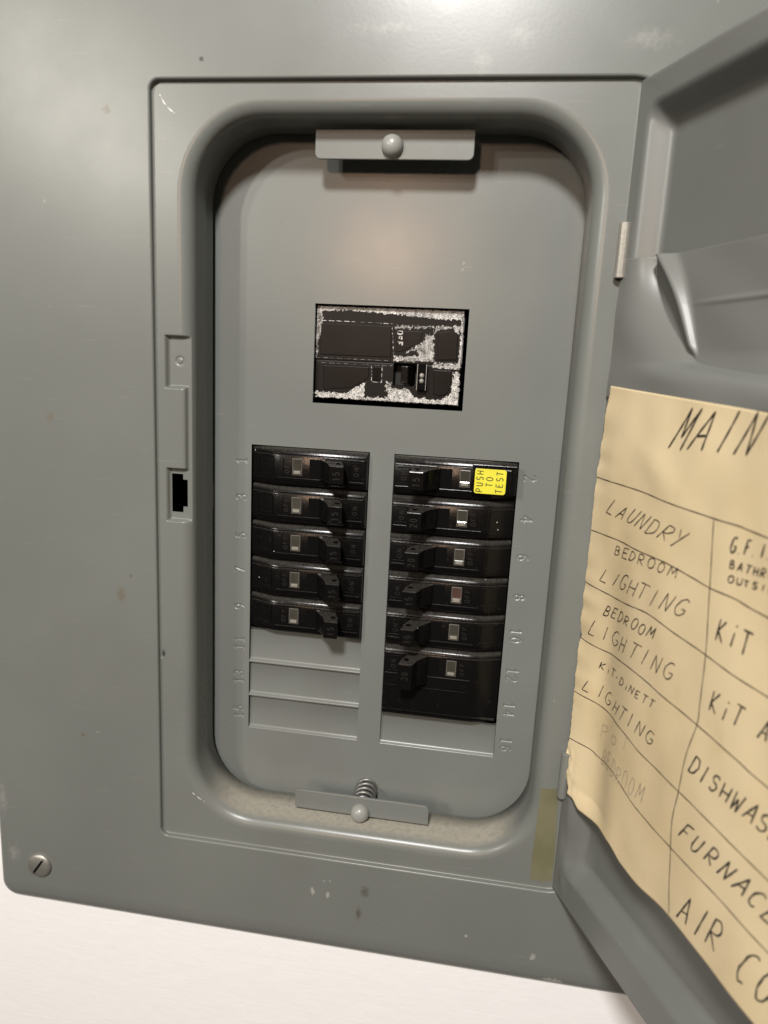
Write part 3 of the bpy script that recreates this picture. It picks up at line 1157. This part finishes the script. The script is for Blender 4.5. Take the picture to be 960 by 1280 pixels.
def sparkle(x, z):  # strength of the painted sparkle, by zones and edge lines
    v = 0.0
    jx = x + 0.9 * mnoise.noise(Vector((x * 0.8, z * 0.8, 3.1))) + 0.5 * mnoise.noise(Vector((x * 2.6, z * 2.6, 7.7)))
    jz = z + 0.9 * mnoise.noise(Vector((x * 0.8, z * 0.8, 13.1))) + 0.5 * mnoise.noise(Vector((x * 2.6, z * 2.6, 17.7)))
    for poly, a in POLYS.values():
        if a > v and pip(jx, jz, poly):
            v = a
    for pl in RLINES:
        for a, b in zip(pl, pl[1:]):
            if segd(x, z, a, b) < 0.19:
                v = max(v, 1.0 if math.sin(x * 1.7 + z * 2.3) > -0.5 else 0.8)
    for a, b in DOTS:
        if segd(x, z, a, b) < 0.42 and math.sin(x * 5.0) > -0.3:
            v = max(v, 0.8)
    for (cx, cz, r, a) in ((-7.4, 54.8, 1.4, .72), (-8.6, 48.5, .9, .65), (-24, 52.5, 1.6, .55), (-26, 50.5, 1.5, .6), (-12, 36, 1.0, .7), (-10, 33.5, 1.4, .6), (-22, 62, 2.0, .55), (3.2, 36.2, 1.2, .6)):
        if math.hypot(jx - cx, jz - cz) < r * 0.9:
            v = max(v, a)
    return v


g = []
for a in range(nz + 1):
    z = fz0 + (fz1 - fz0) * a / nz
    row = []
    for b in range(nx + 1):
        x = fx0 + (fx1 - fx0) * b / nx
        ed = min(x - fx0, fx1 - x, z - fz0, fz1 - z)
        y = Y0 + 1.2 * (1 - min(1, ed / 0.8)) ** 2
        # shallow channel between upper and lower halves
        y += 0.25 * math.exp(-((z - 42.2) / 0.3) ** 2)
        v = bm.verts.new((x, y, z - OZ))
        v[lay] = sparkle(x, z)
        row.append(v)
    g.append(row)
for a in range(nz):
    for b in range(nx):
        x = fx0 + (fx1 - fx0) * (b + .5) / nx
        z = fz0 + (fz1 - fz0) * (a + .5) / nz
        if hole[0] < x < hole[1] and hole[2] < z < hole[3]:
            continue
        bm.faces.new((g[a][b], g[a][b + 1], g[a + 1][b + 1], g[a + 1][b]))
# sides
bound = [e for e in bm.edges if len(e.link_faces) == 1]
backv = {}
for e in bound:
    for v in e.verts:
        if v not in backv:
            backv[v] = bm.verts.new((v.co.x, 14, v.co.z))
for e in bound:
    p_, q_ = e.verts
    bm.faces.new((p_, q_, backv[q_], backv[p_]))
link('face', bm, 'sparkly', mb, smooth=False)


def plate(pts, y0, name, mat='brownblack', bev=0.25):
    bm = bmesh.new()
    prism(bm, [(x, Y0 - y0, z - OZ) for x, z in pts], [(x, Y0 + 0.3, z - OZ) for x, z in pts])
    return link(name, bm, mat, mb, bevel=bev)


plate([(-30.6, 59.3), (3.0, 59.2), (3.6, 45.0), (-30.6, 44.8)], 0.35, 'upper_label_plate')
off = plate([(5.6, 57.6), (17.8, 57.4), (17.0, 52.0), (8.4, 48.0), (5.8, 47.4)], 0.3, 'off_plate')
plate([(25.0, 57.2), (30.0, 58.2), (34.2, 56.0), (34.5, 45.2), (25.2, 44.8)], 0.5, 'side_plate')
plate([(-29.1, 39.9), (-6.6, 40.0), (-6.8, 35.0), (-14.0, 30.0), (-28.6, 28.4)], 0.3, 'lower_label_plate')
plate([(23.8, 40.2), (32.3, 40.2), (32.6, 32.5), (31.0, 29.6), (27.5, 28.2), (24.4, 29.2)], 0.5, 'lower_side_plate')
plate([(-4.8, 40.2), (-1.0, 40.2), (-1.0, 33.8), (-4.8, 33.8)], 0.2, 'indicator_window', 'toggle', 0.1)
bm = bmesh.new()
box(bm, hole[0] + .1, hole[1] - .1, 9, 10, hole[2] - OZ + .1, hole[3] - OZ - .1)
link('handle_recess', bm, 'void', mb)
bm = bmesh.new()
pts = [(11.6, 41.4), (15.2, 41.4), (15.2, 33.2), (11.6, 33.2)]
prism(bm, [(x - 3.0, Y0 - 0.8, z - OZ) for x, z in pts], [(x, Y0 + 6, z - OZ) for x, z in pts])
link('recess_fin', bm, 'toggle', mb, bevel=0.4)
bm = bmesh.new()
pts = [(16.6, 42.8), (20.9, 42.8), (21.2, 30.4), (16.8, 30.3)]
prism(bm, [(x, Y0 - 3.0, z - OZ) for x, z in pts], [(x, Y0 + 2, z - OZ) for x, z in pts])
hd = link('handle', bm, 'slot', mb, bevel=0.5)
bm = bmesh.new()
for zc in (37.4, 34.9):
    lathe(bm, (18.9, Y0 - 2.7, zc - OZ), [(1.2, 0), (1.2, .5), (.8, .9), (0, 1.0)], 16)
for xx in (16.75, 20.9):
    box(bm, xx - .12, xx + .12, Y0 - 3.15, Y0 - 2.8, 30.6 - OZ, 42.6 - OZ)
tiny(link('handle_glints', bm, 'screw', hd))  # bright beads and strips shaped to stand for highlights on the handle
bm = bmesh.new()
for pl in word_strokes('OFF', (5.9, 57.4 - OZ), (0, -2.5), (2.6, 0), 0.06, 0.85):
    ribbon(bm, pl, 0.36, lambda a, b, hh: (a, Y0 - 0.36 - hh, b), 0.7, 0, 0, 0.5)
link('off_lettering', bm, simple('marking_white', (0.45, 0.43, 0.40), 0.6), mb)

# ------------------------------------------------------------------ grey plastic sheet on the door above the card
def sheet_off(s, z):
    rim, deep = 0.6, -6.6
    sb = 14.0 + 12.0 * ((87.0 - z) / 25.0) ** 2 + 130.0 * ss(47.5, 34.0, z)
    t = max(0.0, min(1.0, (s - 4.5) / (sb - 4.5)))
    y = rim + (deep - rim) * t ** 2.3
    y += 0.03 * s * ss(52, 40, z)
    # a fold runs down and outwards from the top edge and tapers to a point
    t = (87.0 - z) / 37.0
    if -0.2 < t < 1.05:
        c = 20.0 + 24.5 * t + 1.6 * math.sin(t * 4.6)
        w = 2.9 * (1 - 0.86 * max(0, t)) + .4
        q = (s - c) / w
        y += 5.2 * (1 - 0.62 * max(0.0, t)) * math.exp(-abs(q) ** 1.9) * ss(1.05, 0.9, t)
    y += 0.22 * math.sin(s * 0.13 + z * 0.21)
    # faint raised seam across the sheet
    y += 0.5 * math.exp(-((z - 67.0 - 0.02 * s) / 0.9) ** 2) * ss(30, 60, s)
    return y


bm = bmesh.new()
ns, nz = 420, 180
zt0, zt1 = 33.0, 86.5


def ztop(s):
    return zt1


g = []
for a in range(nz + 1):
    row = []
    for b in range(ns + 1):
        s = 1.4 + (186.0 - 1.4) * (b / ns) ** 1.4
        z = zt0 + (zt1 - zt0) * a / nz
        row.append(bm.verts.new(D(s, z, sheet_off(s, z))))
    g.append(row)
for a in range(nz):
    for b in range(ns):
        bm.faces.new((g[a][b], g[a][b + 1], g[a + 1][b + 1], g[a + 1][b]))
vs = thing('plastic_sheet', 'wrinkled grey plastic sheet stuck inside the door above the manila card', 'plastic sheet', (0, 0, 0))
so = link('sheet', bm, 'sheet', vs, smooth=True)
m_ = so.modifiers.new('thickness', 'SOLIDIFY')
m_.thickness = 0.35 * S

# ------------------------------------------------------------------ manila directory card
def paper_off(s, z):
    A = max(0.0, min(1.1, (-10 - z) / 100)) * 3.6 * max(0.5, min(1, (155 + z) / 15))
    y = 0.05 * s - A * math.exp(-((s - 22) / 12) ** 2)
    # fine creases along the hinge edge, a few broad waves
    e = math.exp(-max(0, s) / 7.0)
    y += 0.36 * e * math.sin(z * 0.55 + 1.2 * math.sin(z * 0.13)) * (0.6 + 0.4 * math.sin(z * 0.07))
    y += 0.55 * math.exp(-((s - 40) / 16) ** 2 - ((z - 10 + 0.5 * (s - 40)) / 7) ** 2)
    y -= 0.8 * math.exp(-((s - 24 - 0.25 * (z + 60)) / 5) ** 2 - ((z + 82) / 16) ** 2)
    y += 0.6 * math.sin(s * 0.05 + z * 0.03)
    y += 0.5 * mnoise.noise(Vector((s * 0.07, z * 0.05, 1.7)))
    y += 1.3 * mnoise.noise(Vector((s * 0.45, z * 0.3, 5.0))) * ss(-122, -130, z) * ss(-150, -142, z) * math.exp(-max(0, s - 2) / 3.5)
    return y + 0.9


def paper_top(s):
    return 37.5 - 0.052 * s


def paper_left(z):
    k = ((37, 5.0), (20, 2.2), (0, 0.6), (-47, -0.1), (-72, 0.2), (-97, 1.3), (-120, 2.2), (-127, 1.6), (-130, 2.8), (-133, 1.8), (-138, 3.4), (-143, 6.0), (-160, 7.0))
    v = k[0][1]
    for (za, va), (zb, vb) in zip(k, k[1:]):
        if zb <= z <= za:
            v = va + (vb - va) * (za - z) / (za - zb)
    return v + 0.12 * math.sin(z * 1.7) + 0.1 * math.sin(z * 3.9)


def paper_bottom(s):
    return -148.6 + 3.0 * ss(4, 30, s) - 2.2 * ss(36, 46, s) + 4.0 * ss(52, 84, s) + 3.0 * (1 - ss(3, 9, s))


PS = lambda s, z, h=0.0: D(s, z, paper_off(s, z) + h)
card = thing('directory_card', 'manila circuit directory card with handwritten room names glued inside the door', 'card', (0, 0, 0))
bm = bmesh.new()
ns, nz = 150, 260
S1 = 158.0
g = []
for a in range(nz + 1):
    row = []
    for b in range(ns + 1):
        q = (b / ns) ** 1.35
        s = q * S1
        z = paper_bottom(s) + (paper_top(s) - paper_bottom(s)) * a / nz
        s = paper_left(z) + q * (S1 - paper_left(z))
        row.append(bm.verts.new(PS(s, z)))
    g.append(row)
for a in range(nz):
    for b in range(ns):
        bm.faces.new((g[a][b], g[a][b + 1], g[a + 1][b + 1], g[a + 1][b]))
pp = link('paper', bm, 'paper', card, smooth=True)
m_ = pp.modifiers.new('thickness', 'SOLIDIFY')
m_.thickness = 0.25 * S
m_.offset = -1 if False else 0.0

# ruled lines
RULES = [
         [(0.9, -0.5), (32.8, -0.5), (56.4, -1.6), (75.2, -2.0), (86.7, -1.9), (97.8, -2.5), (157.0, -4.0)],
         [(0.4, -23.5), (20.3, -22.6), (38.5, -22.7), (53.7, -22.5), (67.2, -23.4), (78.4, -24.3), (90.0, -24.2), (102.7, -25.2), (157.0, -26.7)],
         [(0.1, -46.8), (23.5, -46.5), (48.4, -43.9), (65.6, -45.2), (81.1, -46.0), (95.2, -47.2), (107.7, -47.7), (157.0, -49.2)],
         [(0.3, -72.3), (17.2, -71.6), (42.1, -68.9), (63.9, -69.7), (82.3, -70.4), (100.8, -71.7), (113.1, -73.1), (157.0, -74.6)],
         [(1.6, -97.3), (20.9, -96.1), (41.3, -95.6), (53.6, -97.1), (64.5, -97.4), (78.6, -97.3), (91.9, -97.6), (119.3, -98.9), (157.0, -100.4)],
         [(2.4, -119.9), (14.9, -118.4), (21.6, -118.8), (35.0, -116.4), (46.2, -118.0), (58.2, -119.7), (77.4, -119.6), (96.4, -118.7), (123.8, -119.1), (157.0, -120.6)],
         [(75.3, -2.5), (78.4, -24.3), (81.5, -45.9), (82.2, -63.0), (82.3, -70.4), (79.6, -83.3), (78.6, -97.3), (77.2, -111.0), (79.6, -128.2), (82.1, -143.0)]]


def spline(pts, n=10):
    out = []
    for i in range(len(pts) - 1):
        p0 = Vector(pts[max(i - 1, 0)]); p1 = Vector(pts[i]); p2 = Vector(pts[i + 1]); p3 = Vector(pts[min(i + 2, len(pts) - 1)])
        for k in range(n):
            t = k / n
            out.append(tuple(0.5 * ((2 * p1) + (p2 - p0) * t + (2 * p0 - 5 * p1 + 4 * p2 - p3) * t * t + (3 * p1 - p0 - 3 * p2 + p3) * t ** 3)))
    out.append(tuple(pts[-1]))
    return out


for r in RULES:
    bm = bmesh.new()
    ribbon(bm, spline(r), 0.40, PS, 1.2, 0.24, 0, 0.07)
    link('ruled_line', bm, 'thinink', card)

WORDS = [
  ('MAIN', (47.7, 18.0), (10.27, 0.32), (6.8, 13.6), 0.95, 'ink'),
  ('LAUNDRY', (11.3, -13.4), (7.31, -0.29), (5.5, 5.8), 0.52, 'ink'),
  ('BEDROOM', (19.9, -28.9), (6.05, 0.38), (1.3, 4.0), 0.52, 'ink'),
  ('LIGHTING', (10.3, -42.7), (7.33, 0.50), (3.8, 6.6), 0.52, 'ink'),
  ('BEDROOM', (15.1, -56.3), (5.57, 0.64), (2.0, 4.7), 0.60, 'ink'),
  ('LIGHTING', (6.7, -68.2), (7.76, 0.78), (2.8, 7.0), 0.52, 'ink'),
  ('KiT-DiNETT', (15.0, -80.7), (4.47, 0.37), (1.0, 3.5), 0.55, 'ink'),
  ('LIGHTING', (6.9, -94.2), (7.03, 0.43), (2.6, 6.3), 0.52, 'ink'),
  ('PoI', (21.5, -108.7), (9.24, 2.81), (0.5, 6.2), 0.45, 'pencil'),
  ('BEDROOM', (23.8, -119.8), (4.98, 0.54), (1.5, 8.0), 0.45, 'pencil'),
  ('G.F.I.', (84.3, -10.7), (3.00, 0.35), (0.4, 4.7), 0.80, 'ink'),
  ('BATHROOM', (85.5, -15.7), (3.15, 0.29), (0.2, 2.8), 0.60, 'ink'),
  ('OUTSIDE', (85.6, -20.2), (3.28, 0.44), (0.1, 2.1), 0.60, 'ink'),
  ('KiT', (84.5, -39.4), (5.38, 0.21), (0.9, 7.1), 0.80, 'ink'),
  ('KiT AC', (86.6, -62.7), (5.06, 0.40), (1.2, 7.0), 0.75, 'ink'),
  ('DISHWASHER', (81.5, -87.3), (5.13, 0.01), (2.3, 6.6), 0.75, 'ink'),
  ('FURNACE', (81.4, -112.3), (6.45, 0.25), (3.8, 7.0), 0.75, 'ink'),
  ('AIR COND', (86.2, -139.8), (7.16, 0.87), (4.0, 13.0), 0.80, 'ink'),
]
for txt, o, adv, up, w, mat in WORDS:
    bm = bmesh.new()
    for pl in word_strokes(txt, o, adv, up, 0.07, 0.86):
        ribbon(bm, pl, w * 0.8, PS, 0.6, 0.27, 0, 0.075)
    link('handwriting', bm, mat, card)

# ------------------------------------------------------------------ strip of olive tape on the frame by the lower hinge
bm = bmesh.new()
tp = [(88.9, -148.6), (90.6, -148.0), (92.1, -148.5), (94.0, -147.7), (96.6, -147.6), (97.2, -160.0), (97.9, -172.0), (98.2, -185), (98.3, -195.8), (97.0, -196.9), (95.2, -196.2), (93.5, -197.6), (91.0, -196.6), (88.0, -197.2), (87.9, -184), (88.4, -172.0), (88.5, -160)]
prism(bm, [(x, -28.22, z) for x, z in tp], [(x, -28.02, z) for x, z in tp])
tape = link('tape_strip', bm, 'tape')
tag(tape, 'short olive brown tape strip on the frame below the lower hinge', 'tape')

# ------------------------------------------------------------------ fine scratches in the cover's paint
for pl, w in (([(-95.3, 147.5), (-93.6, 144.6), (-91.2, 142.0), (-88.6, 140.2)], 0.35), ([(-82.5, -176.0), (-79.0, -178.5), (-76.0, -180.0)], 0.3)):
    bm = bmesh.new()
    ribbon(bm, spline(pl), w, lambda a, b, h: (a, -28.03 - h, b), 0.5, 0.0, 0, 0.4)
    link('paint_scratch', bm, 'scratch', cover)
